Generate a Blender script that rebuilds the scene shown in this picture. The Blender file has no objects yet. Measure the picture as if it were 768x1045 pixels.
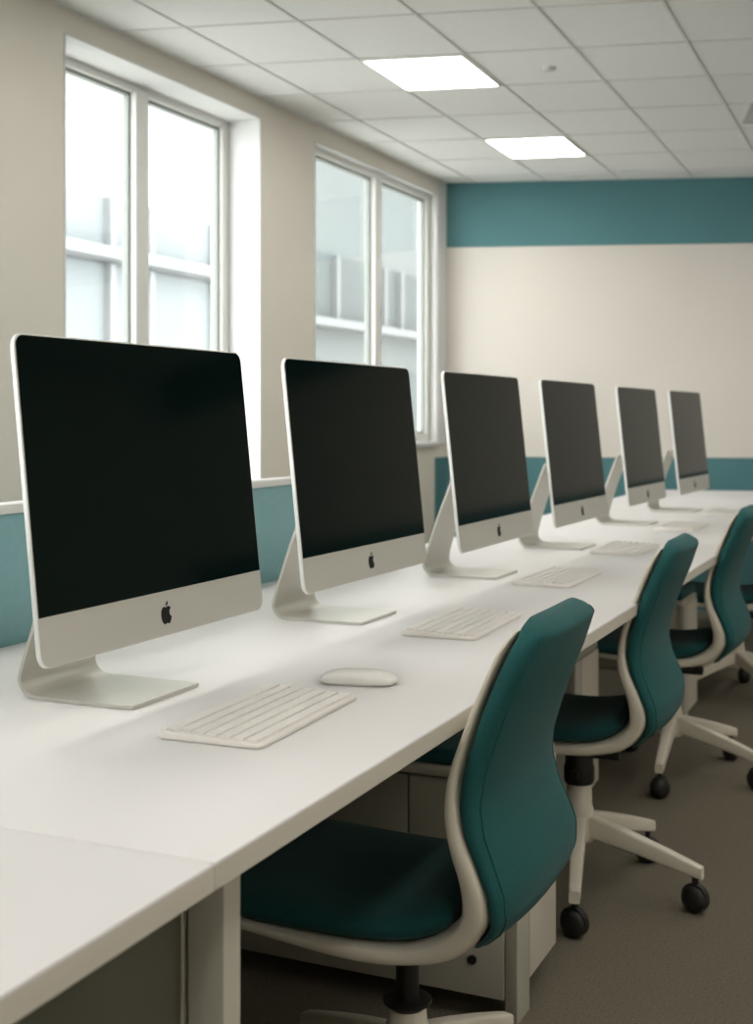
import bpy, bmesh, math, random
from mathutils import Vector, Matrix
random.seed(4)
sc = bpy.context.scene
COL = sc.collection
PI = math.pi
CAM_Z = 1.15
THETA = math.atan(582 / 1300)

# ------------------------------------------------------------------ materials
def mat(name, col, rough=0.5, metal=0.0, noise=0.0, nscale=40.0, bump=0.0, bscale=200.0,
        spec=0.5, emit=None, estr=0.0, ior=None, sheen=0.0, stretch=None):
    m = bpy.data.materials.new(name)
    m.use_nodes = True
    nt = m.node_tree
    b = nt.nodes['Principled BSDF']
    b.inputs['Base Color'].default_value = (*col, 1)
    b.inputs['Roughness'].default_value = rough
    b.inputs['Metallic'].default_value = metal
    b.inputs['Specular IOR Level'].default_value = spec
    if ior: b.inputs['IOR'].default_value = ior
    if sheen:
        b.inputs['Sheen Weight'].default_value = sheen
        b.inputs['Sheen Roughness'].default_value = 0.4
    if emit:
        b.inputs['Emission Color'].default_value = (*emit, 1)
        b.inputs['Emission Strength'].default_value = estr
    tc = nt.nodes.new('ShaderNodeTexCoord')
    mp = nt.nodes.new('ShaderNodeMapping')
    nt.links.new(tc.outputs['Object'], mp.inputs[0])
    if stretch: mp.inputs['Scale'].default_value = stretch
    if noise > 0:
        n = nt.nodes.new('ShaderNodeTexNoise'); n.inputs['Scale'].default_value = nscale
        n.inputs['Detail'].default_value = 4
        r = nt.nodes.new('ShaderNodeValToRGB')
        r.color_ramp.elements[0].position = .3; r.color_ramp.elements[1].position = .7
        r.color_ramp.elements[0].color = (*[c * (1 - noise) for c in col], 1)
        r.color_ramp.elements[1].color = (*[min(1, c * (1 + noise)) for c in col], 1)
        nt.links.new(mp.outputs[0], n.inputs['Vector'])
        nt.links.new(n.outputs['Fac'], r.inputs[0])
        nt.links.new(r.outputs[0], b.inputs['Base Color'])
    if bump > 0:
        n2 = nt.nodes.new('ShaderNodeTexNoise'); n2.inputs['Scale'].default_value = bscale
        bp = nt.nodes.new('ShaderNodeBump'); bp.inputs['Strength'].default_value = bump
        bp.inputs['Distance'].default_value = 0.002
        nt.links.new(mp.outputs[0], n2.inputs['Vector'])
        nt.links.new(n2.outputs['Fac'], bp.inputs['Height'])
        nt.links.new(bp.outputs[0], b.inputs['Normal'])
    return m

M = dict(
    wall=mat('warm_white_paint', (.69, .65, .58), .75, noise=.015, nscale=3, bump=.05, bscale=300),
    cream=mat('cream_paint', (.69, .65, .59), .7, noise=.015, nscale=2, bump=.05, bscale=300),
    reveal=mat('white_reveal_paint', (.68, .68, .67), .6, noise=.01),
    teal_paint=mat('teal_paint', (.075, .205, .225), .6, noise=.03, nscale=3),
    teal_panel=mat('teal_divider_fabric', (.19, .36, .385), .7, noise=.04, nscale=60, bump=.1, bscale=900),
    ceil=mat('ceiling_tile', (.76, .76, .745), .9, noise=.015, nscale=30, bump=.1, bscale=250),
    tbar=mat('ceiling_bar', (.60, .60, .585), .6),
    carpet=mat('carpet', (.175, .153, .115), .95, noise=.22, nscale=170, bump=.6, bscale=420, spec=.1),
    desk=mat('white_laminate', (.705, .685, .675), .45, noise=.01, nscale=5, spec=.35),
    desk_edge=mat('laminate_edge', (.62, .58, .50), .5, spec=.3),
    desk_metal=mat('painted_leg', (.50, .48, .40), .45, spec=.4),
    panel=mat('grey_panel', (.30, .30, .24), .55, spec=.3),
    cab=mat('cabinet_lacquer', (.50, .48, .41), .45, spec=.4),
    cab2=mat('cabinet_side', (.66, .61, .52), .45, spec=.4),
    alu=mat('silver_aluminium', (.60, .585, .53), .42, metal=.35, noise=.01, nscale=200, spec=.5),
    alu_edge=mat('bright_aluminium', (.80, .80, .77), .35, metal=.3),
    screen=mat('black_glass', (.0004, .0046, .0036), .10, ior=1.25, spec=.5),
    mark=mat('black_mark', (.006, .008, .007), .6, spec=.2),
    plastic=mat('white_plastic', (.78, .74, .69), .4),
    keyp=mat('key_plastic', (.80, .77, .73), .45),
    mouse=mat('mouse_plastic', (.84, .82, .78), .25),
    shell=mat('chair_shell', (.72, .67, .56), .42, noise=.01, spec=.45),
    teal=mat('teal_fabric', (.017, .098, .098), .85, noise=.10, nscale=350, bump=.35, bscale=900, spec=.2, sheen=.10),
    teal_shaded=mat('teal_shaded_fabric', (.012, .075, .075), .85, noise=.10, nscale=350, bump=.35, bscale=900, spec=.2, sheen=.15),  # same teal fabric, with the shade under the desk put into its colour
    black=mat('black_plastic', (.012, .012, .011), .4),
    rubber=mat('black_rubber', (.010, .010, .009), .55),
    frame=mat('window_frame_paint', (.72, .72, .69), .45),
    gasket=mat('window_gasket', (.25, .27, .25), .6),
    lamp=mat('lamp_diffuser', (.9, .9, .88), .5, emit=(1, .965, .90), estr=6.6),
    lampf=mat('lamp_frame', (.75, .75, .72), .5),
    bwhite=mat('pale_render', (.205, .215, .215), .8, noise=.02, nscale=.6),
    bglass=mat('pale_glazing', (.148, .164, .166), .9, noise=.04, nscale=.5),
    bgrey=mat('grey_green_facade', (.076, .087, .083), .8, noise=.05, nscale=.5),
    bdark=mat('grey_green_glazing', (.054, .065, .063), .9, noise=.08, nscale=.4),
    bledge=mat('pale_ledge', (.125, .135, .132), .9),
    ground=mat('pale_paving', (.60, .60, .57), .9, noise=.05, nscale=1.0),  # unseen outdoor ground, made pale to bounce daylight up onto the ceiling
    vent=mat('vent_metal', (.42, .42, .40), .5),
)

def glass_mat(name, tint, refl):
    m = bpy.data.materials.new(name); m.use_nodes = True
    nt = m.node_tree; nt.nodes.clear()
    out = nt.nodes.new('ShaderNodeOutputMaterial')
    mix = nt.nodes.new('ShaderNodeMixShader')
    tr = nt.nodes.new('ShaderNodeBsdfTransparent'); tr.inputs[0].default_value = (*tint, 1)
    gl = nt.nodes.new('ShaderNodeBsdfGlossy'); gl.inputs['Roughness'].default_value = .03
    lw = nt.nodes.new('ShaderNodeLayerWeight'); lw.inputs['Blend'].default_value = .5
    pw = nt.nodes.new('ShaderNodeMath'); pw.operation = 'POWER'; pw.inputs[1].default_value = 4
    ml = nt.nodes.new('ShaderNodeMath'); ml.operation = 'MULTIPLY_ADD'; ml.inputs[1].default_value = refl; ml.inputs[2].default_value = .02
    nt.links.new(lw.outputs['Facing'], pw.inputs[0]); nt.links.new(pw.outputs[0], ml.inputs[0])
    nt.links.new(ml.outputs[0], mix.inputs[0])
    nt.links.new(tr.outputs[0], mix.inputs[1]); nt.links.new(gl.outputs[0], mix.inputs[2])
    nt.links.new(mix.outputs[0], out.inputs[0])
    return m
M['screen'].node_tree.nodes['Principled BSDF'].inputs['Specular Tint'].default_value = (.78, .92, .84, 1)
M['glass'] = glass_mat('window_glass', (.965, .975, .97), .5)

# ------------------------------------------------------------------ helpers
def link(name, bm, mats, parent=None, smooth=True, loc=None, angle=40):
    bmesh.ops.recalc_face_normals(bm, faces=bm.faces[:])
    me = bpy.data.meshes.new(name)
    bm.to_mesh(me); bm.free()
    if not isinstance(mats, (list, tuple)): mats = [mats]
    for m in mats: me.materials.append(m)
    if smooth:
        me.shade_smooth()
        me.set_sharp_from_angle(angle=math.radians(angle))
    o = bpy.data.objects.new(name, me)
    COL.objects.link(o)
    if parent: o.parent = parent
    if loc: o.location = loc
    return o

def tag(o, label=None, cat=None, group=None, kind=None):
    if label: o['label'] = label
    if cat: o['category'] = cat
    if group: o['group'] = group
    if kind: o['kind'] = kind
    return o

def empty(name, loc, rz=0, **k):
    o = bpy.data.objects.new(name, None)
    o.empty_display_size = .1
    COL.objects.link(o); o.location = loc; o.rotation_euler = (0, 0, rz)
    return tag(o, **k)

def copy_tree(o, parent=None):
    c = o.copy(); COL.objects.link(c)
    if parent: c.parent = parent
    for ch in list(o.children): copy_tree(ch, c)
    return c

def box(bm, x0, x1, y0, y1, z0, z1, bev=0.0, seg=2, mi=0, mtx=None):
    vs = [bm.verts.new((x, y, z)) for x in (x0, x1) for y in (y0, y1) for z in (z0, z1)]
    F = [(0, 1, 3, 2), (4, 6, 7, 5), (0, 4, 5, 1), (2, 3, 7, 6), (0, 2, 6, 4), (1, 5, 7, 3)]
    fs = [bm.faces.new([vs[i] for i in f]) for f in F]
    for f in fs: f.material_index = mi
    if bev > 0:
        es = list({e for f in fs for e in f.edges})
        r = bmesh.ops.bevel(bm, geom=es, offset=bev, segments=seg, profile=.5, affect='EDGES')
        for f in r['faces']: f.material_index = mi
        vs = list({v for f in r['faces'] for v in f.verts} | {v for v in vs if v.is_valid})
    if mtx is not None:
        for v in vs:
            if v.is_valid: v.co = mtx @ v.co
    return vs

def loft(bm, rings, cap=True, mi=0):
    R = [[bm.verts.new(p) for p in r] for r in rings]
    n = len(R[0])
    for a, b in zip(R, R[1:]):
        for i in range(n):
            f = bm.faces.new((a[i], a[(i + 1) % n], b[(i + 1) % n], b[i])); f.material_index = mi
    if cap:
        for r in (R[0], R[-1]):
            f = bm.faces.new(r); f.material_index = mi
    return R

def sring(c, u, v, n=3.0, k=32):
    """superellipse ring: centre c, half-axes u and v"""
    c, u, v = Vector(c), Vector(u), Vector(v)
    out = []
    for i in range(k):
        t = 2 * PI * i / k
        ct, st = math.cos(t), math.sin(t)
        a = math.copysign(abs(ct) ** (2 / n), ct); b = math.copysign(abs(st) ** (2 / n), st)
        out.append(c + u * a + v * b)
    return out

def cyl(bm, p0, p1, r0, r1=None, k=24, mi=0):
    p0, p1 = Vector(p0), Vector(p1); r1 = r0 if r1 is None else r1
    d = (p1 - p0).normalized()
    a = Vector((1, 0, 0)) if abs(d.x) < .8 else Vector((0, 1, 0))
    u = d.cross(a).normalized(); v = d.cross(u)
    loft(bm, [[p + (u * math.cos(2 * PI * i / k) + v * math.sin(2 * PI * i / k)) * r for i in range(k)]
              for p, r in ((p0, r0), (p1, r1))], mi=mi)

def lathe(bm, prof, c=(0, 0, 0), axis='z', k=24, mi=0):
    rings = []
    for r, h in prof:
        r = max(r, 1e-4); ring = []
        for i in range(k):
            a = 2 * PI * i / k
            p = (r * math.cos(a), r * math.sin(a), h) if axis == 'z' else (h, r * math.cos(a), r * math.sin(a))
            ring.append(Vector(p) + Vector(c))
        rings.append(ring)
    loft(bm, rings, mi=mi)

def interp(tab, x):
    if x <= tab[0][0]: return tab[0][1]
    for (a, fa), (b, fb) in zip(tab, tab[1:]):
        if x <= b:
            return fa + (fb - fa) * (x - a) / (b - a)
    return tab[-1][1]

def spline(pts, n):
    """Catmull-Rom resample of tuples"""
    out = []
    P = [pts[0]] + list(pts) + [pts[-1]]
    for i in range(1, len(P) - 2):
        for s in range(n):
            t = s / n
            out.append(tuple(.5 * (2 * b + (c - a) * t + (2 * a - 5 * b + 4 * c - d) * t * t + (3 * b - a - 3 * c + d) * t ** 3)
                             for a, b, c, d in zip(P[i - 1], P[i], P[i + 1], P[i + 2])))
    out.append(tuple(pts[-1]))
    return out

# ------------------------------------------------------------------ room shell
WX = -2.77; CZ = 2.56
CORN = (-2.77, 7.205)                       # where window wall meets back wall
BS = .32                                    # slant of the back wall
XR = 4.0; YB = -3.4
def back_y(x): return CORN[1] + BS * (x - CORN[0])

bm = bmesh.new()
for z0, z1 in ((-.08, 0),):
    pts = [(WX - .2, YB - .2), (XR + .2, YB - .2), (XR + .2, back_y(XR) + .3), (WX - .2, back_y(WX) + .3)]
    a = [bm.verts.new((x, y, z1)) for x, y in pts]; b = [bm.verts.new((x, y, z0)) for x, y in pts]
    bm.faces.new(a); bm.faces.new(b)
    for i in range(4): bm.faces.new((a[i], a[(i + 1) % 4], b[(i + 1) % 4], b[i]))
tag(link('floor', bm, M['carpet'], smooth=False), kind='structure')

# window wall with openings (y0, y1, z0, z1)
OPEN = [(-2.6, -.6, .75, 2.47), (.2, 2.3, .75, 2.47), (3.56, 4.93, .72, 2.47), (5.46, 7.05, .995, 2.47)]  # first two openings are out of view, added for daylight
bm = bmesh.new()
WT = .22
ycur = YB - .2
for (y0, y1, z0, z1) in OPEN:
    box(bm, WX - WT, WX, ycur, y0, 0, CZ)
    t = .105 if y0 > 5 else WT
    box(bm, WX - t, WX, y0, y1, 0, z0)
    box(bm, WX - t, WX, y0, y1, z1, CZ)
    ycur = y1
box(bm, WX - .105, WX, ycur, CORN[1] + .2, 0, CZ)
tag(link('wall_left', bm, M['wall'], smooth=False), kind='structure')

def slanted(name, z0, z1, x0, x1, t0, t1, m, bev=0):
    """slab that follows the back wall, from t0 in front of it to t1 behind"""
    bm = bmesh.new()
    n = Vector((BS, -1)).normalized()
    q = []
    for x, t in ((x0, t0), (x1, t0), (x1, -t1), (x0, -t1)):
        p = Vector((x, back_y(x))) + n * t
        q.append((p.x, p.y))
    a = [bm.verts.new((x, y, z0)) for x, y in q]; b = [bm.verts.new((x, y, z1)) for x, y in q]
    bm.faces.new(a); bm.faces.new(b)
    for i in range(4): bm.faces.new((a[i], a[(i + 1) % 4], b[(i + 1) % 4], b[i]))
    return tag(link(name, bm, m, smooth=False), kind='structure')
slanted('wall_back', 0, CZ, WX - .1, XR + .2, 0, .2, M['cream'])
slanted('trim_1', 2.172, CZ, WX + .004, XR, .006, 0, M['teal_paint'])
slanted('trim_2', 0, .906, WX + .004, XR, .006, 0, M['teal_paint'])
slanted('trim_3', .906, .925, WX + .004, XR, .010, 0, M['cream'])
bm = bmesh.new(); box(bm, XR, XR + .2, YB - .2, back_y(XR) + .2, 0, CZ)
tag(link('wall_right', bm, M['wall'], smooth=False), kind='structure')
bm = bmesh.new(); box(bm, WX - .2, XR + .2, YB - .2, YB, 0, CZ)
tag(link('wall_front', bm, M['wall'], smooth=False), kind='structure')
bm = bmesh.new(); box(bm, WX, WX + .006, 7.03, CORN[1] - .004, 0, .906)
tag(link('trim_4', bm, M['teal_paint'], smooth=False), kind='structure')

bm = bmesh.new(); box(bm, WX, WX + .010, 7.052, CORN[1] - .004, .985, CZ)
tag(link('trim_5', bm, M['reveal'], smooth=False), kind='structure')
# white lining of the openings, frames, panes
def window(n, y0, y1, z0, z1, rec, mull, fw=.055, glass_name='pane'):
    w = bpy.data.objects.new('window_%d' % n, None); COL.objects.link(w)
    w.location = (WX - rec, (y0 + y1) / 2, z0); tag(w, kind='structure')
    def T(y): return y - (y0 + y1) / 2
    H = z1 - z0
    # lining
    bm = bmesh.new(); e = .006
    box(bm, -.03, rec + .003, T(y1) - e, T(y1) + .003, 0, H)
    box(bm, -.03, rec + .003, T(y0) - .003, T(y0) + e, 0, H)
    box(bm, -.03, rec + .003, T(y0), T(y1), H - e, H + .003)
    link('reveal_lining', bm, M['reveal'], w, smooth=False)
    bm = bmesh.new(); box(bm, -.03, rec + .025, T(y0) - .003, T(y1) + .003, -.02, .008, bev=.004)
    link('window_sill', bm, M['reveal'], w)
    bm = bmesh.new()
    box(bm, -.06, -.0, T(y0), T(y0) + fw, 0, H, bev=.006); box(bm, -.06, 0, T(y1) - fw, T(y1), 0, H, bev=.006)
    box(bm, -.06, 0, T(y0) + fw, T(y1) - fw, H - fw * .7, H, bev=.006); box(bm, -.06, 0, T(y0) + fw, T(y1) - fw, 0, fw, bev=.006)
    link('window_frame', bm, M['frame'], w)
    bm = bmesh.new(); box(bm, -.055, .012, T(mull) - .045, T(mull) + .045, fw * .6, H - fw * .6, bev=.008)
    link('mullion', bm, M['frame'], w)
    for a, b in ((y0 + fw, mull - .045), (mull + .045, y1 - fw)):
        bm = bmesh.new(); g = .012
        for q in ((a, a + g, fw, H - fw * .7), (b - g, b, fw, H - fw * .7), (a, b, fw, fw + g), (a, b, H - fw * .7 - g, H - fw * .7)):
            box(bm, -.045, -.018, T(q[0]), T(q[1]), q[2], q[3])
        s = link('sash_gasket', bm, M['gasket'], w, smooth=False)
        bm = bmesh.new(); box(bm, -.036, -.030, T(a) + .002, T(b) - .002, fw + .002, H - fw * .7 - .002)
        link('pane', bm, M['glass'], w, smooth=False)
    return w
window(1, *OPEN[2], .16, 4.245)
window(2, *OPEN[3], .035, 6.27)
window(3, *OPEN[1], .16, 1.25)  # unseen window, added to let in more daylight
window(4, *OPEN[0], .16, -1.6)  # also unseen, added behind the camera for its light
# daylight portals in the openings
for (y0, y1, z0, z1) in OPEN:
    L = bpy.data.lights.new('daylight_portal', 'AREA'); L.shape = 'RECTANGLE'
    L.size = z1 - z0; L.size_y = y1 - y0
    L.cycles.is_portal = True
    o = bpy.data.objects.new('daylight_portal', L); COL.objects.link(o)
    o.location = (WX - WT - .01, (y0 + y1) / 2, (z0 + z1) / 2); o.rotation_euler = (0, -PI / 2, 0)

# ceiling slab with a suspended grid (tiles lie a little skew to the walls)
COLX = [-2.53 + .412 * i for i in range(-1, 17)]
ROWY = [4.13 + .52 * j for j in range(-16, 12)]
U = -.023; V = .245
def gp(cx, ry):
    """intersection of column line cx and row line ry (row given at x=-1.70)"""
    y = ry + V * (cx + 1.70); x = cx + U * (y - 4.5)
    return x, y
bm = bmesh.new()
box(bm, WX - .2, XR + .2, YB - .2, back_y(XR) + .3, CZ, CZ + .1)
g = .0045
def strip(bm, p, q, w, z0, z1, mi):
    d = (Vector(q) - Vector(p)).normalized(); n = Vector((-d.y, d.x)) * w
    P = [Vector(p) + n, Vector(p) - n, Vector(q) - n, Vector(q) + n]
    a = [bm.verts.new((v.x, v.y, z0)) for v in P]; b = [bm.verts.new((v.x, v.y, z1)) for v in P]
    for f in [a, b] + [(a[i], a[(i + 1) % 4], b[(i + 1) % 4], b[i]) for i in range(4)]:
        bm.faces.new(f).material_index = mi
def clipx(p, q, xlim, ylimf):
    # clip the segment to the room
    P, Q = Vector(p), Vector(q); pts = []
    for k in range(401):
        v = P.lerp(Q, k / 400)
        if WX < v.x < XR and YB < v.y < back_y(v.x): pts.append(v)
    return (pts[0], pts[-1]) if len(pts) > 1 else None
for cx in COLX:
    s = clipx(gp(cx, ROWY[0] - 3), gp(cx, ROWY[-1] + 2), 0, 0)
    if s: strip(bm, s[0], s[1], g, CZ - .004, CZ + .001, 1)
for ry in ROWY:
    s = clipx(gp(COLX[0] - 1, ry), gp(COLX[-1] + 1, ry), 0, 0)
    if s: strip(bm, s[0], s[1], g * .7, CZ - .003, CZ + .001, 1)
tag(link('ceiling', bm, [M['ceil'], M['tbar']], smooth=False), kind='structure')

def ceiling_light(ci, rj, label, group=None):
    c0, c1 = -2.53 + .412 * ci, -2.53 + .412 * (ci + 1)
    r0, r1 = 4.13 + .52 * rj, 4.13 + .52 * (rj + 1)
    P = [Vector(gp(a, b)) for a, b in ((c0, r0), (c1, r0), (c1, r1), (c0, r1))]
    c = sum(P, Vector((0, 0))) / 4
    if not (YB < c.y < back_y(c.x) - .3 and c.x < XR - .3): return
    if c.x > 2.5 and c.y > 3.5: return
    root = empty('ceiling_light', (c.x, c.y, CZ - .008), label=label, cat='ceiling light', group=group)
    def ringp(s, z): return [Vector(((p - c).x * s, (p - c).y * s, z)) for p in P]
    bm = bmesh.new()
    loft(bm, [ringp(.97, .007), ringp(.97, 0), ringp(.92, -.001), ringp(.92, .007)], cap=False)
    link('lamp_frame', bm, M['lampf'], root, smooth=False)
    bm = bmesh.new()
    loft(bm, [ringp(.93, .0065), ringp(.93, .002), ringp(.90, .001)], cap=True)
    link('diffuser', bm, M['lamp'], root, smooth=False)
ceiling_light(1, 1, 'square recessed ceiling light, the nearer and larger of the two in view')
ceiling_light(1, 4, 'square recessed ceiling light nearest the back wall, the smaller in view')
for ci in (1, 6, 10, 14):
    for rj in range(-14, 8, 3):
        if ci == 1 and rj >= -1: continue
        ceiling_light(ci, rj + 2 if ci > 1 else rj, 'square recessed ceiling light outside the picture, right of or behind the viewer',
                      'ceiling lights outside the picture')

# vent and detector on the ceiling
def ceil_pt(px, py, Z):
    d = 1300 * Z / (425 - py); r = (px - 384) / 1300 * d
    S, C = math.sin(THETA), math.cos(THETA)
    return r * C - d * S, r * S + d * C
root = empty('ceiling_vent', (-.66, 6.12, CZ - .006), label='grey slatted air vent set in ceiling near right edge', cat='air vent')
root.rotation_euler = (0, 0, math.atan(V))
bm = bmesh.new()
for q in ((-.19, .19, -.20, -.18), (-.19, .19, .18, .20), (-.19, -.17, -.18, .18), (.17, .19, -.18, .18)):
    box(bm, q[0], q[1], q[2], q[3], -.006, .003, bev=.001)
link('vent_frame', bm, M['vent'], root)
bm = bmesh.new(); box(bm, -.17, .17, -.18, .18, .001, .004); link('vent_backing', bm, M['gasket'], root, smooth=False)
for k in range(9):
    bm = bmesh.new(); y = -.165 + k * .041
    box(bm, -.17, .17, y - .010, y + .010, -.003, 0)
    link('slat', bm, M['lampf'], root, smooth=False)
x, y = -1.49, 5.05
x, y = ceil_pt(560, 69, CZ - CAM_Z)
bm = bmesh.new(); lathe(bm, [(.001, -.014), (.018, -.014), (.026, -.009), (.030, 0)], (0, 0, 0))
tag(link('smoke_detector', bm, M['tbar'], loc=(x, y, CZ)), 'small round smoke detector on ceiling tile beside the nearer light', 'smoke detector')

# ------------------------------------------------------------------ desks
FX, BX, DZ, DT = -.637, -1.57, .73, .026
def desk_slab(name, poly, label, cat):
    bm = bmesh.new()
    a = [bm.verts.new((x, y, DZ)) for x, y in poly]; b = [bm.verts.new((x, y, DZ - DT)) for x, y in poly]
    ft = bm.faces.new(a); fb = bm.faces.new(list(reversed(b)))
    n = len(poly)
    sides = [bm.faces.new((a[i], b[i], b[(i + 1) % n], a[(i + 1) % n])) for i in range(n)]
    for f in sides: f.material_index = 1
    bmesh.ops.bevel(bm, geom=list(ft.edges), offset=.003, segments=3, profile=.5, affect='EDGES')
    return bm
# long desk: worktop, legs, end panel, rear apron
desk = empty('long_desk', (0, 0, 0), label='long white desk running to the back wall under the row of computers', cat='desk')
link('worktop', desk_slab('worktop', [(BX, 1.0315), (-.628, 1.0315), (-.652, 7.49), (BX, 7.33)], '', ''), [M['desk'], M['desk_edge']], desk)
def leg(parent, x0, x1, y0, y1):
    bm = bmesh.new(); box(bm, x0, x1, y0, y1, 0.0, DZ - DT, bev=.002)
    return link('leg', bm, M['desk_metal'], parent)
leg(desk, -.705, -.662, 1.104, 1.138)
leg(desk, -1.54, -1.50, 1.104, 1.138)
bm = bmesh.new(); box(bm, -1.49, -.712, 1.112, 1.130, .05, DZ - DT, bev=.001)
link('end_panel', bm, M['panel'], desk)
bm = bmesh.new(); box(bm, -.7125, -.7100, 1.104, 1.128, .05, DZ - DT - .002)
link('edge_strip', bm, M['cab2'], desk, smooth=False)
bm = bmesh.new(); box(bm, -.7098, -.7052, 1.112, 1.128, .05, DZ - DT - .002)
link('shadow_gap_strip', bm, M['rubber'], desk, smooth=False)
bm = bmesh.new(); box(bm, -1.545, -1.525, 1.14, 7.2, .12, DZ - DT)
link('modesty_panel', bm, M['panel'], desk, smooth=False)
for yy in (6.62, 7.2):
    leg(desk, -.80, -.76, yy, yy + .04); leg(desk, -1.52, -1.48, yy, yy + .04)
# near desk
nd = empty('near_desk', (0, 0, 0), label='white desk end nearest the viewer, before the seam in the worktop', cat='desk')
link('worktop', desk_slab('worktop', [(BX, -.9), (-.612, -.9), (-.628, 1.0305), (BX, 1.0305)], '', ''), [M['desk'], M['desk_edge']], nd)
for y0 in (-.86,):
    leg(nd, -.70, -.66, y0, y0 + .04); leg(nd, -1.54, -1.50, y0, y0 + .04)
leg(nd, -1.54, -1.50, .98, 1.015); leg(nd, -.80, -.765, .0, .035)

# low divider behind the desks
dv = empty('desk_divider', (-1.60, 0, 0), label='low teal desk divider with white cap rail behind the nearer computers', cat='divider')
bm = bmesh.new(); box(bm, -.012, .018, -.9, 3.60, .02, .970, bev=.003); link('fabric_panel', bm, M['teal_panel'], dv)
bm = bmesh.new(); box(bm, -.020, .026, -.9, 3.61, .970, .989, bev=.004); link('cap_rail', bm, M['reveal'], dv)
for y0 in (-.9, 1.03, 3.60):
    bm = bmesh.new(); box(bm, -.016, .022, y0 - .0, y0 + .03, 0, .969, bev=.003); link('post', bm, M['frame'], dv)

# ------------------------------------------------------------------ desktop computers
MW, ML, TILT, ZB, CH = .581, .440, .1053, .822, .151
def apple_outline():
    # right half bite, two lobes; unit height about 1
    body = [(0, .30), (.10, .345), (.22, .36), (.34, .31), (.395, .245), (.30, .17), (.265, .06), (.29, -.06), (.37, -.14), (.42, -.165),
            (.38, -.28), (.30, -.40), (.21, -.47), (.11, -.46), (0, -.43),
            (-.11, -.46), (-.21, -.47), (-.31, -.39), (-.39, -.26), (-.43, -.10), (-.42, .08), (-.37, .22), (-.28, .32), (-.16, .36), (-.07, .33)]
    leafp = [(.00, .39), (.02, .47), (.08, .55), (.17, .60), (.18, .52), (.14, .45), (.07, .40)]
    return body, leafp
def rrect(w, z0, z1, r, k=6):
    pts = []
    for cx, cz, a0 in ((w / 2 - r, z1 - r, 0), (-w / 2 + r, z1 - r, PI / 2), (-w / 2 + r, z0 + r, PI), (w / 2 - r, z0 + r, 1.5 * PI)):
        for i in range(k + 1):
            a = a0 + (PI / 2) * i / k
            pts.append((cx + r * math.cos(a), cz + r * math.sin(a)))
    return pts
def computer():
    root = empty('desktop_computer', (0, 0, 0))
    # display local frame: origin at bottom centre of front; tilted about Y
    tilt = Matrix.Translation((0, 0, ZB - DZ)) @ Matrix.Rotation(-TILT, 4, 'Y')
    bm = bmesh.new()
    out = rrect(MW, 0, ML, .018)
    def ring(x, s, sh=0):
        return [tilt @ Vector((x, y * (1 - s * 2 / MW), (z - ML / 2) * (1 - s * 2 / ML) + ML / 2)) for y, z in out]
    rings = [ring(-.0000, .0035), ring(0, .0012), ring(-.0012, 0), ring(-.0062, 0), ring(-.0085, .002), ring(-.018, .05),
             ring(-.027, .10), ring(-.034, .15), ring(-.037, .19)]
    loft(bm, rings)
    for f in bm.faces:
        c = tilt.inverted() @ f.calc_center_median()
        f.material_index = 1 if (-.0075 < c.x < -.0003) else 0
    link('housing', bm, [M['alu'], M['alu_edge']], root, angle=35)
    # black glass
    bm = bmesh.new()
    gl = []
    e = .0028
    r = .0145
    zt, zb = ML - e, ML * CH
    for cx, cz, a0, rr in ((MW / 2 - e - r, zt - r, 0, r), (-MW / 2 + e + r, zt - r, PI / 2, r)):
        for i in range(7):
            a = a0 + PI / 2 * i / 6; gl.append((cx + rr * math.cos(a), cz + rr * math.sin(a)))
    gl += [(-MW / 2 + e, zb), (MW / 2 - e, zb)]
    loft(bm, [[tilt @ Vector((x, y, z)) for y, z in gl] for x in (-.002, .0006)])
    link('screen', bm, M['screen'], root, smooth=False)
    # logo: a bitten-apple mark on the chin
    body, leafp = apple_outline()
    bm = bmesh.new()
    body = spline([(a, b) for a, b in body] + [body[0]], 3)[:-1]
    for P in (body, leafp):
        loft(bm, [[tilt @ Vector((x, a * .030, ML * CH * .50 + b * .031 - .001)) for a, b in P] for x in (.0001, .0009)])
    link('logo', bm, M['mark'], root, smooth=False)
    # one-piece bent stand: foot plate, bend, arm
    path = [(.002, .003), (-.05, .003), (-.125, .003), (-.168, .0032), (-.184, .007), (-.195, .017), (-.1985, .031),
            (-.190, .065), (-.163, .147), (-.140, .209), (-.118, .268)]
    path = spline(path, 4)
    bm = bmesh.new(); rings = []
    for i, p in enumerate(path):
        a = path[max(0, i - 1)]; b = path[min(len(path) - 1, i + 1)]
        d = Vector((b[0] - a[0], 0, b[1] - a[1])).normalized(); n = Vector((-d.z, 0, d.x)) * .0027
        s = i / (len(path) - 1)
        w = .091 - .012 * max(0, (s - .6) / .4)
        if i < 2: w -= .004
        rings.append([Vector((p[0], sy * w, p[1])) + n * k for sy, k in ((-1, -1), (-1, 1), (1, 1), (1, -1))])
    loft(bm, rings)
    es = [e for e in bm.edges if e.is_manifold and e.calc_face_angle() > .9]
    bmesh.ops.bevel(bm, geom=es, offset=.0012, segments=2, affect='EDGES')
    link('stand', bm, M['alu'], root, angle=30)
    bm = bmesh.new()
    box(bm, 0, .010, -.035, .035, -.035, .005, bev=.003, mtx=Matrix.Translation((-.118, 0, .262)) @ Matrix.Rotation(.34, 4, 'Y'))
    cyl(bm, (-.122, 0, .248), (-.056, 0, .256), .016)
    link('hinge', bm, M['alu'], root)
    return root
COMP = [(-1.063, 1.612, -.2), (-1.069, 2.369, -.8), (-1.055, 3.140, -.1), (-1.039, 3.907, -1.1), (-1.041, 4.875, -1.7), (-.998, 5.629, -2.3)]
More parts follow.
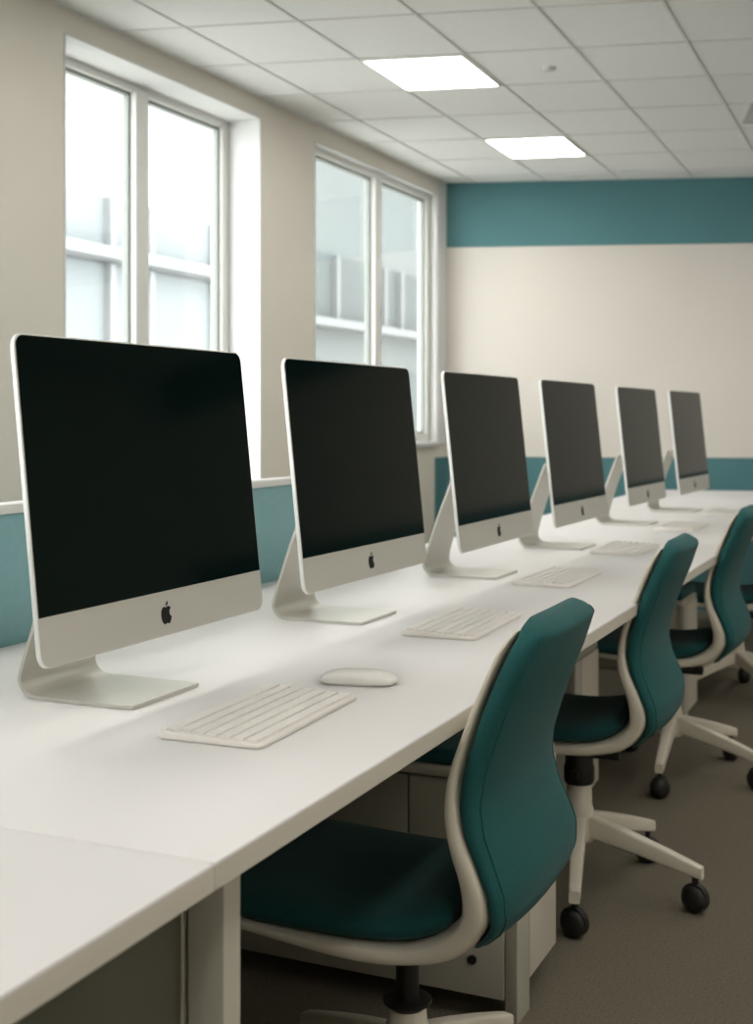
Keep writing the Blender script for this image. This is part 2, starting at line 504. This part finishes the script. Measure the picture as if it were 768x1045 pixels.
CLAB = ['silver all-in-one computer with black screen, nearest and largest on the desk',
        'silver all-in-one computer second from the viewer, just beyond the white mouse',
        'silver all-in-one computer with black screen, third from the viewer along the desk',
        'silver all-in-one computer with dark screen, third from the far end',
        'silver all-in-one computer with greyish screen, next to last along the desk',
        'silver all-in-one computer farthest along the desk, the smallest, near the teal wall']
c0 = computer()
for i, (x, y, a) in enumerate(COMP):
    o = c0 if i == 0 else copy_tree(c0)
    o.location = (x, y, DZ + .0004); o.rotation_euler = (0, 0, math.radians(a))
    for ch in o.children:
        if ch.name.startswith(('stand', 'hinge')): ch.location.y = (-.006, .040, .062, .085, .08, .08)[i]; ch.location.x = (0, -.006, -.004, -.010, -.006, -.010)[i]
    tag(o, CLAB[i], 'computer', 'computers in a row along the desk')

# ------------------------------------------------------------------ keyboards, mouse
def keyboard():
    root = empty('keyboard', (0, 0, 0))          # user side is +X, length along Y
    KD, KL = .150, .314
    bm = bmesh.new()
    prof = [(KD / 2, .0005, .0068), (KD / 2 - .10, .0008, .011), (-KD / 2, .0012, .0150)]
    rings = []
    out = rrect(KL, -KD / 2, KD / 2, .0065, 4)    # (y, x)
    def zt(x): return .0058 + (KD / 2 - x) / KD * .0055
    for inset, f in ((.0015, 0.0), (0, .16), (0, .8), (.0012, 1.0)):
        rings.append([Vector((x * (1 - 2 * inset / KD), y * (1 - 2 * inset / KL), .0006 + (zt(x) - .0006) * f)) for y, x in out])
    loft(bm, rings)
    link('tray', bm, M['plastic'], root)
    bm = bmesh.new()
    loft(bm, [[Vector((x * .985, y * .992, z)) for y, x in out] for z in (.0002, .0028)])
    link('base_plate', bm, M['alu_edge'], root)
    rows = 7
    pitch = (KD - .014) / rows
    for r in range(rows):
        bm = bmesh.new()
        x = -KD / 2 + .007 + pitch * (r + .5)
        n = 14 if r else 15
        wk = (KL - .014) / n
        y = -KL / 2 + .007
        tot = KL - .014
        if r == rows - 1: ws = [wk] * 4 + [wk * 6] + [wk] * 4
        elif r in (1, 2, 3, 4, 5):
            e = (.5 * (r % 3) + .5) * wk * .6
            ws = [wk + e] + [wk] * (n - 2) + [wk - e]
        else: ws = [wk] * n
        for w in ws:
            ds = zt(x)
            box(bm, x - pitch * .5 + .0019, x + pitch * .5 - .0019, y + .0005, y + w - .0005, ds - .002, ds + .0034, bev=.0006, seg=1)
            y += w
        link('key_row', bm, M['keyp'], root)
    return root
k0 = keyboard()
KB = [(-.868, 1.556, 2.0, 'white keyboard nearest the viewer, in front of the largest computer, beside the mouse'),
      (-.884, 2.402, 1.5, 'white keyboard in front of the second computer, left of the nearest chair top'),
      (-.915, 3.190, 0, 'white keyboard third from the viewer, just beyond the top of the nearest chair'),
      (-.925, 3.985, 0, 'white keyboard left of the second chair back, in front of the fourth computer'),
      (-.915, 4.84, 0, 'faint white keyboard between the second and third chair backs'),
      (-.88, 5.62, 0, 'faint white keyboard in front of the farthest computer')]
for i, (x, y, a, lb) in enumerate(KB):
    o = k0 if i == 0 else copy_tree(k0)
    o.location = (x, y, DZ + .0004); o.rotation_euler = (0, 0, math.radians(a))
    tag(o, lb, 'keyboard', 'keyboards along the desk')

mo = empty('computer_mouse', (-.846, 1.822, DZ + .0004), math.radians(14), label='low white wireless mouse on the desk beyond the nearest keyboard', cat='mouse')
bm = bmesh.new()
rings = []
N = 20
for i in range(N + 1):
    t = i / N; x = -.062 + .124 * t
    s = abs(2 * t - 1)
    w = .0315 * (1 - s ** 7) ** .25 if s < 1 else .004
    w = max(w, .006)
    h = .0080 + .0120 * (1 - s ** 3.4)
    if s >= .999: h = .007
    ring = []
    K = 20
    for k in range(K + 1):
        a = PI * k / K
        ring.append(Vector((x, w * math.cos(a), .0045 + (h - .0045 + .0012) * math.sin(a) ** .55)))
    rings.append(ring)
loft(bm, rings)
link('mouse_shell', bm, M['mouse'], mo, angle=60)
bm = bmesh.new()
loft(bm, [sring((0, 0, z), (.056, 0, 0), (0, .026, 0), 4, 28) for z in (.0002, .005)])
link('mouse_base', bm, M['alu_edge'], mo)

# ------------------------------------------------------------------ chairs (front = -X), origin on floor under hub
CX0, CY0 = -.77, 1.86
PROF = [  # outer x,z ; inner x,z ; half width   (world numbers of the nearest chair)
    (-1.125, .412, -1.123, .418, .120), (-1.112, .4075, -1.110, .417, .158), (-1.08, .402, -1.08, .4145, .186), (-1.03, .398, -1.03, .4115, .202),
    (-.96, .392, -.96, .4075, .208), (-.83, .379, -.83, .403, .210), (-.752, .374, -.756, .403, .208), (-.677, .381, -.700, .4065, .205),
    (-.618, .398, -.655, .423, .203), (-.582, .434, -.622, .448, .203), (-.567, .466, -.613, .472, .205), (-.571, .503, -.616, .508, .206),
    (-.588, .540, -.629, .546, .203), (-.606, .577, -.639, .583, .197), (-.617, .620, -.640, .620, .190), (-.614, .657, -.634, .657, .186),
    (-.603, .697, -.620, .697, .184), (-.584, .753, -.598, .753, .183), (-.562, .808, -.574, .808, .180), (-.551, .836, -.560, .836, .170), (-.545, .850, -.553, .850, .135)]
XOUT = [(p[1], p[0]) for p in PROF[9:]]
def chair(wide):
    root = empty('office_chair', (0, 0, 0))
    bm = bmesh.new()
    P = spline(PROF, 4)
    rings = []
    for (ox, oz, ix, iz, w) in P:
        c = Vector(((ox + ix) / 2 - CX0, 0, (oz + iz) / 2)); u = Vector(((ox - ix) / 2, 0, (oz - iz) / 2))
        rings.append(sring(c, u, (0, w, 0), 5.0, 44))
    loft(bm, rings)
    link('shell', bm, M['shell'], root, angle=70)
    # seat cushion
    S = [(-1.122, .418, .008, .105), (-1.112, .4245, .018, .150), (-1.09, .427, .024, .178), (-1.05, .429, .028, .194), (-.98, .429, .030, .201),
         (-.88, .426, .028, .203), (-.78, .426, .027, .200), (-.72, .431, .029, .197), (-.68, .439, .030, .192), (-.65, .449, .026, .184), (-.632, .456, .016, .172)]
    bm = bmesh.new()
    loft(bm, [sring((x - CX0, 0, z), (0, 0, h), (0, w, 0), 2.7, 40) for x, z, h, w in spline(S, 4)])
    sc_ = link('seat_cushion', bm, M['teal_shaded'], root, angle=70)
    # back upholstery wraps the rear of the shell
    W = [(.386, .050), (.392, .095), (.404, .132), (.420, .160), (.445, .186), (.480, .198), (.515, .201), (.550, .198), (.590, .195), (.640, .187), (.690, .184), (.750, .183),
         (.800, .180), (.830, .173), (.850, .160), (.864, .142), (.874, .112)]
    def xo(z):
        if z < .44: return -.582 - (.44 - z) * 1.0
        return interp(XOUT, z)
    TH_ = [(.372, .004), (.40, .008), (.45, .013), (.52, .020), (.65, .025), (.80, .027), (.855, .025), (.866, .018), (.874, .008)]
    rings = []
    rowsW = spline(W, 4)
    for z, w in rowsW:
        th = interp(TH_, z)
        r = sring((xo(z) + .006 + th * .55 - CX0, 0, z), (th, 0, 0), (0, w, 0), 3.0, 44)
        for q in r:
            q.x += .014 * (1 - (q.y / .21) ** 2) - .010
        rings.append(r)
    bm = bmesh.new(); loft(bm, rings)
    bc = link('back_cushion', bm, M['teal'], root, angle=70)
    # raised seam near the edge of the rear face
    bm = bmesh.new()
    loop = []
    zs = [z for z, w in rowsW if .392 < z < .862]
    for sgn in (1, -1):
        for z in (zs if sgn == 1 else reversed(zs)):
            w = interp(W, z) - .017; th = interp(TH_, z)
            full = interp(W, z)
            yy = sgn * w
            xx = xo(z) + .006 + th * .55 - CX0 + th * (1 - (w / full) ** 3.0) ** (1 / 3.0) + .014 * (1 - (yy / .21) ** 2) - .010
            loop.append(Vector((xx, yy, z)))
    n = len(loop)
    rings = []
    for i, p in enumerate(loop):
        d = (loop[(i + 1) % n] - loop[i - 1]).normalized()
        u = Vector((1, 0, 0)); u = (u - d * u.dot(d)).normalized(); v = d.cross(u)
        rings.append([p + (u * math.cos(a) + v * math.sin(a)) * .0020 for a in [2 * PI * k / 6 for k in range(6)]])
    R = [[bm.verts.new(q) for q in r] for r in rings]
    for i in range(n):
        a, b = R[i], R[(i + 1) % n]
        for k in range(6): bm.faces.new((a[k], a[(k + 1) % 6], b[(k + 1) % 6], b[k]))
    link('piping', bm, M['teal'], bc, angle=80)
    for part in (bc, sc_, root.children[0]): part.location.z = -.008
    # mechanism
    bm = bmesh.new()
    box(bm, -.10, .075, -.055, .055, .345, .384, bev=.008)
    if wide:
        lathe(bm, [(.034, .262), (.037, .270), (.037, .30), (.034, .31), (.034, .35)], k=28)
        cyl(bm, (0, -.058, .292), (0, .058, .292), .011, k=14)
        box(bm, -.02, .10, -.014, .014, .325, .352, bev=.006)
    link('tilt_mechanism', bm, M['black'], root)
    bm = bmesh.new()
    cyl(bm, (-.03, .05, .352), (-.03, .165, .345), .005, k=10); box(bm, -.040, -.020, .155, .20, .340, .350, bev=.003)
    link('lever', bm, M['black'], root)
    bm = bmesh.new()
    lathe(bm, [(.018, .20), (.018, .35)], k=20)
    if not wide: lathe(bm, [(.022, .222), (.030, .232), (.038, .236), (.038, .241), (.030, .243), (.020, .242)], k=28)
    link('gas_stem', bm, M['black'], root)
    bm = bmesh.new()
    lathe(bm, [(.034, .125), (.036, .14), (.0345, .20), (.031, .208), (.030, .222 if not wide else .258), (.027, .227 if not wide else .262)], k=28)
    link('column', bm, M['shell'], root)
    return root
def star_leg():
    bm = bmesh.new()
    R0, R1 = .022, .300
    rings = []
    for t in [0, .15, .4, .7, .9, .97, 1]:
        r = R0 + (R1 - R0) * t
        zt = .190 - .068 * t - .016 * t * t; hh = .027 - .0125 * t
        w = .0185 - .0055 * t
        if t > .95: w *= .95; hh *= .95
        rings.append(sring((r, 0, zt - hh), (0, 0, hh), (0, w, 0), 6, 24))
    loft(bm, rings)
    return bm
def caster():
    bm = bmesh.new()
    R = .0315
    for s in (-1, 1):
        pr = [(R * .55, .001), (R * .97, .002), (R, .006), (R * .96, .013), (R * .80, .019), (R * .45, .0225), (.002, .0235)]
        lathe(bm, [(r, h * s) for r, h in pr], (0, 0, R), 'x', 24)
    cyl(bm, (0, 0, R + .004), (0, 0, .084), .0075, k=12)
    lathe(bm, [(R * .7, -.010), (R * 1.04, -.008), (R * 1.04, .008), (R * .7, .010)], (0, 0, R + .003), 'x', 24)
    return bm
leg_me = caster_me = None
def add_base(root, ang0, twist):
    global leg_me, caster_me
    for k in range(5):
        a = math.radians(ang0 + 72 * k)
        if leg_me is None:
            l = link('leg', star_leg(), M['shell'], root, angle=50); leg_me = l.data
        else:
            l = bpy.data.objects.new('leg', leg_me); COL.objects.link(l); l.parent = root
        l.rotation_euler = (0, 0, a)
        if caster_me is None:
            c = link('caster', caster(), M['rubber'], l, angle=50); caster_me = c.data
        else:
            c = bpy.data.objects.new('caster', caster_me); COL.objects.link(c); c.parent = l
        c.location = (.283, 0, 0); c.rotation_euler = (0, 0, math.radians(twist[k]))
proto = {}
proto[False] = chair(False); proto[True] = chair(True)
CH_ = [  # x, y, yaw, base angle, wide, label
    (-.77, 1.838, 0, 77, False, 'teal and off-white office chair nearest the viewer, its back largest in the picture'),
    (-.815, 3.025, 1, -6, True, 'teal office chair second from the viewer, casters standing clear on the carpet'),
    (-.810, 4.135, 0, -14, True, 'teal office chair third from the viewer, its back rising past the farthest keyboards'),
    (-.79, 5.38, 0, 20, True, 'teal office chair farthest away, cut off by the right edge of the picture')]
used = {False: False, True: False}
for i, (x, y, yaw, ba, wd, lb) in enumerate(CH_):
    o = proto[wd] if not used[wd] else copy_tree(proto[wd])
    if used[wd]:   # the copy has no base yet
        for ch in [c for c in o.children if c.name.startswith('leg')]: bpy.data.objects.remove(ch)
    o.location = (x, y, 0); o.rotation_euler = (0, 0, math.radians(yaw))
    tag(o, lb, 'office chair', 'office chairs along the desk')
    CH_[i] = (o, ba)
    used[wd] = True
for i, (o, ba) in enumerate(CH_):
    add_base(o, ba, [random.choice([20, 75, 110, -30, 60]) for _ in range(5)])

# ------------------------------------------------------------------ cushioned low cabinets under the desk
def cabinet():
    root = empty('low_cabinet', (0, 0, 0))       # origin: front right bottom corner on floor
    W_, D_, H_ = .60, .26, .455
    bm = bmesh.new()
    box(bm, -W_, -.004, .012, D_, .045, H_, bev=.002)
    link('body', bm, M['cab'], root)
    bm = bmesh.new(); box(bm, -.004, .006, .08, D_, .06, H_, bev=.001); link('side_panel', bm, M['cab2'], root)
    bm = bmesh.new(); box(bm, -.018, .006, 0, .078, .0, H_, bev=.002); link('corner_post', bm, M['cab'], root)
    bm = bmesh.new(); box(bm, -W_ + .005, -.020, -.004, .014, .045, .205, bev=.0015)
    dr = link('drawer', bm, M['cab'], root)
    bm = bmesh.new()
    loft(bm, [sring((-.39, y, .090), (.030, 0, 0), (0, 0, .0055), 3, 20) for y in (-.0075, -.002)])
    link('handle_slot', bm, M['black'], dr)
    bm = bmesh.new(); cyl(bm, (-.082, -.010, .113), (-.082, -.002, .113), .0085, k=18)
    link('lock', bm, M['black'], dr)
    for a, b, m in ((-W_ + .005, -.218, 'panel'), (-.214, -.020, 'cab')):
        bm = bmesh.new(); box(bm, a, b, -.002, .014, .210, H_ - .004, bev=.0015); link('door_panel', bm, M[m], root)
    bm = bmesh.new(); box(bm, -W_ - .01, .004, -.014, D_ + .006, H_, H_ + .022, bev=.008, seg=3); link('lid', bm, M['cab'], root)
    bm = bmesh.new(); box(bm, -W_ - .005, -.0, -.010, D_, H_ + .022, H_ + .054, bev=.012, seg=4); link('cushion', bm, M['teal_shaded'], root)
    return root
cb = cabinet()
for i, (x, y, lb) in enumerate([(-.745, 2.30, 'low grey drawer cabinet with dark cushion behind the nearest chair'),
                                (-.96, 3.50, 'low grey cabinet with dark cushion top between second and third chairs'),
                                (-.88, 4.70, 'low grey cabinet with dark cushion top behind the third chair')]):
    o = cb if i == 0 else copy_tree(cb)
    o.location = (x, y, 0)
    tag(o, lb, 'cabinet', 'low cushioned cabinets under the desk')

# ------------------------------------------------------------------ outside
bm = bmesh.new(); box(bm, -40, WX - WT - .01, -12, 40, -3.2, -3.0)
tag(link('ground', bm, M['ground'], smooth=False), kind='structure')
def building(x, y0, y1, ztop, wall, glz, label, bands, ledge, cols):
    root = empty('office_building', (x, (y0 + y1) / 2, -3.0), label=label, cat='building')
    h = (y1 - y0) / 2
    bm = bmesh.new(); box(bm, -5, 0, -h, h, 0, ztop + 3.0, bev=.03); link('wall', bm, M[wall], root, smooth=False)
    bm = bmesh.new(); box(bm, -5.1, .18, -h - .1, h + .1, ztop + 3.0, ztop + 3.25); link('parapet', bm, M['bwhite'], root, smooth=False)
    for z0, z1 in bands:
        bm = bmesh.new(); box(bm, -.2, .05, -h + .3, h - .3, z0 + 3, z1 + 3); wn = link('window_band', bm, M[glz], root, smooth=False)
        bm = bmesh.new()
        for c in cols:
            box(bm, .03, .14, c - (y0 + y1) / 2 - .05, c - (y0 + y1) / 2 + .05, z0 + 3, z1 + 3)
        link('mullions', bm, M[ledge], wn, smooth=False)
        bm = bmesh.new(); box(bm, -.05, .35, -h, h, z0 + 3 - .12, z0 + 3); link('ledge', bm, M[ledge], root, smooth=False)
building(-9.0, 5.0, 15.6, 6.6, 'bwhite', 'bglass', 'pale office building opposite, seen through the nearer window',
         [(-2.2, -.3), (.4, 2.92), (3.08, 3.70)], 'bwhite', [6, 7.6, 9.2, 10.8, 12.3, 13.1, 14.6])
building(-8.6, 15.9, 34, 5.4, 'bgrey', 'bdark', 'grey-green office building seen through the far window',
         [(-2.2, -.3), (.6, 1.9), (2.6, 3.6)], 'bledge', [17.5, 19.3, 20.0, 21.6, 24, 27, 30])

# ------------------------------------------------------------------ world, camera
w = bpy.data.worlds.new('overcast'); sc.world = w; w.use_nodes = True
nt = w.node_tree; bg = nt.nodes['Background']
tc = nt.nodes.new('ShaderNodeTexCoord'); sep = nt.nodes.new('ShaderNodeSeparateXYZ'); rp = nt.nodes.new('ShaderNodeValToRGB')
nt.links.new(tc.outputs['Generated'], sep.inputs[0]); nt.links.new(sep.outputs['Z'], rp.inputs[0])
rp.color_ramp.elements[0].color = (.97, .985, 1, 1); rp.color_ramp.elements[1].color = (.99, 1, 1, 1)
nt.links.new(rp.outputs[0], bg.inputs[0]); bg.inputs[1].default_value = 4.6

cam = bpy.data.cameras.new('camera'); co = bpy.data.objects.new('camera', cam); COL.objects.link(co)
co.location = (0, 0, CAM_Z); co.rotation_euler = (PI / 2, 0, THETA)
cam.sensor_fit = 'HORIZONTAL'; cam.sensor_width = 36; cam.lens = 1300 / 768 * 36
cam.shift_y = -97.5 / 768
cam.clip_start = .05; cam.clip_end = 200
cam.dof.use_dof = True; cam.dof.focus_distance = 1.95; cam.dof.aperture_fstop = 8.0
sc.camera = co
sc.view_settings.view_transform = 'Standard'; sc.view_settings.look = 'None'
sc.view_settings.gamma = 1; sc.view_settings.use_curve_mapping = False
sc.view_settings.exposure = 0.80
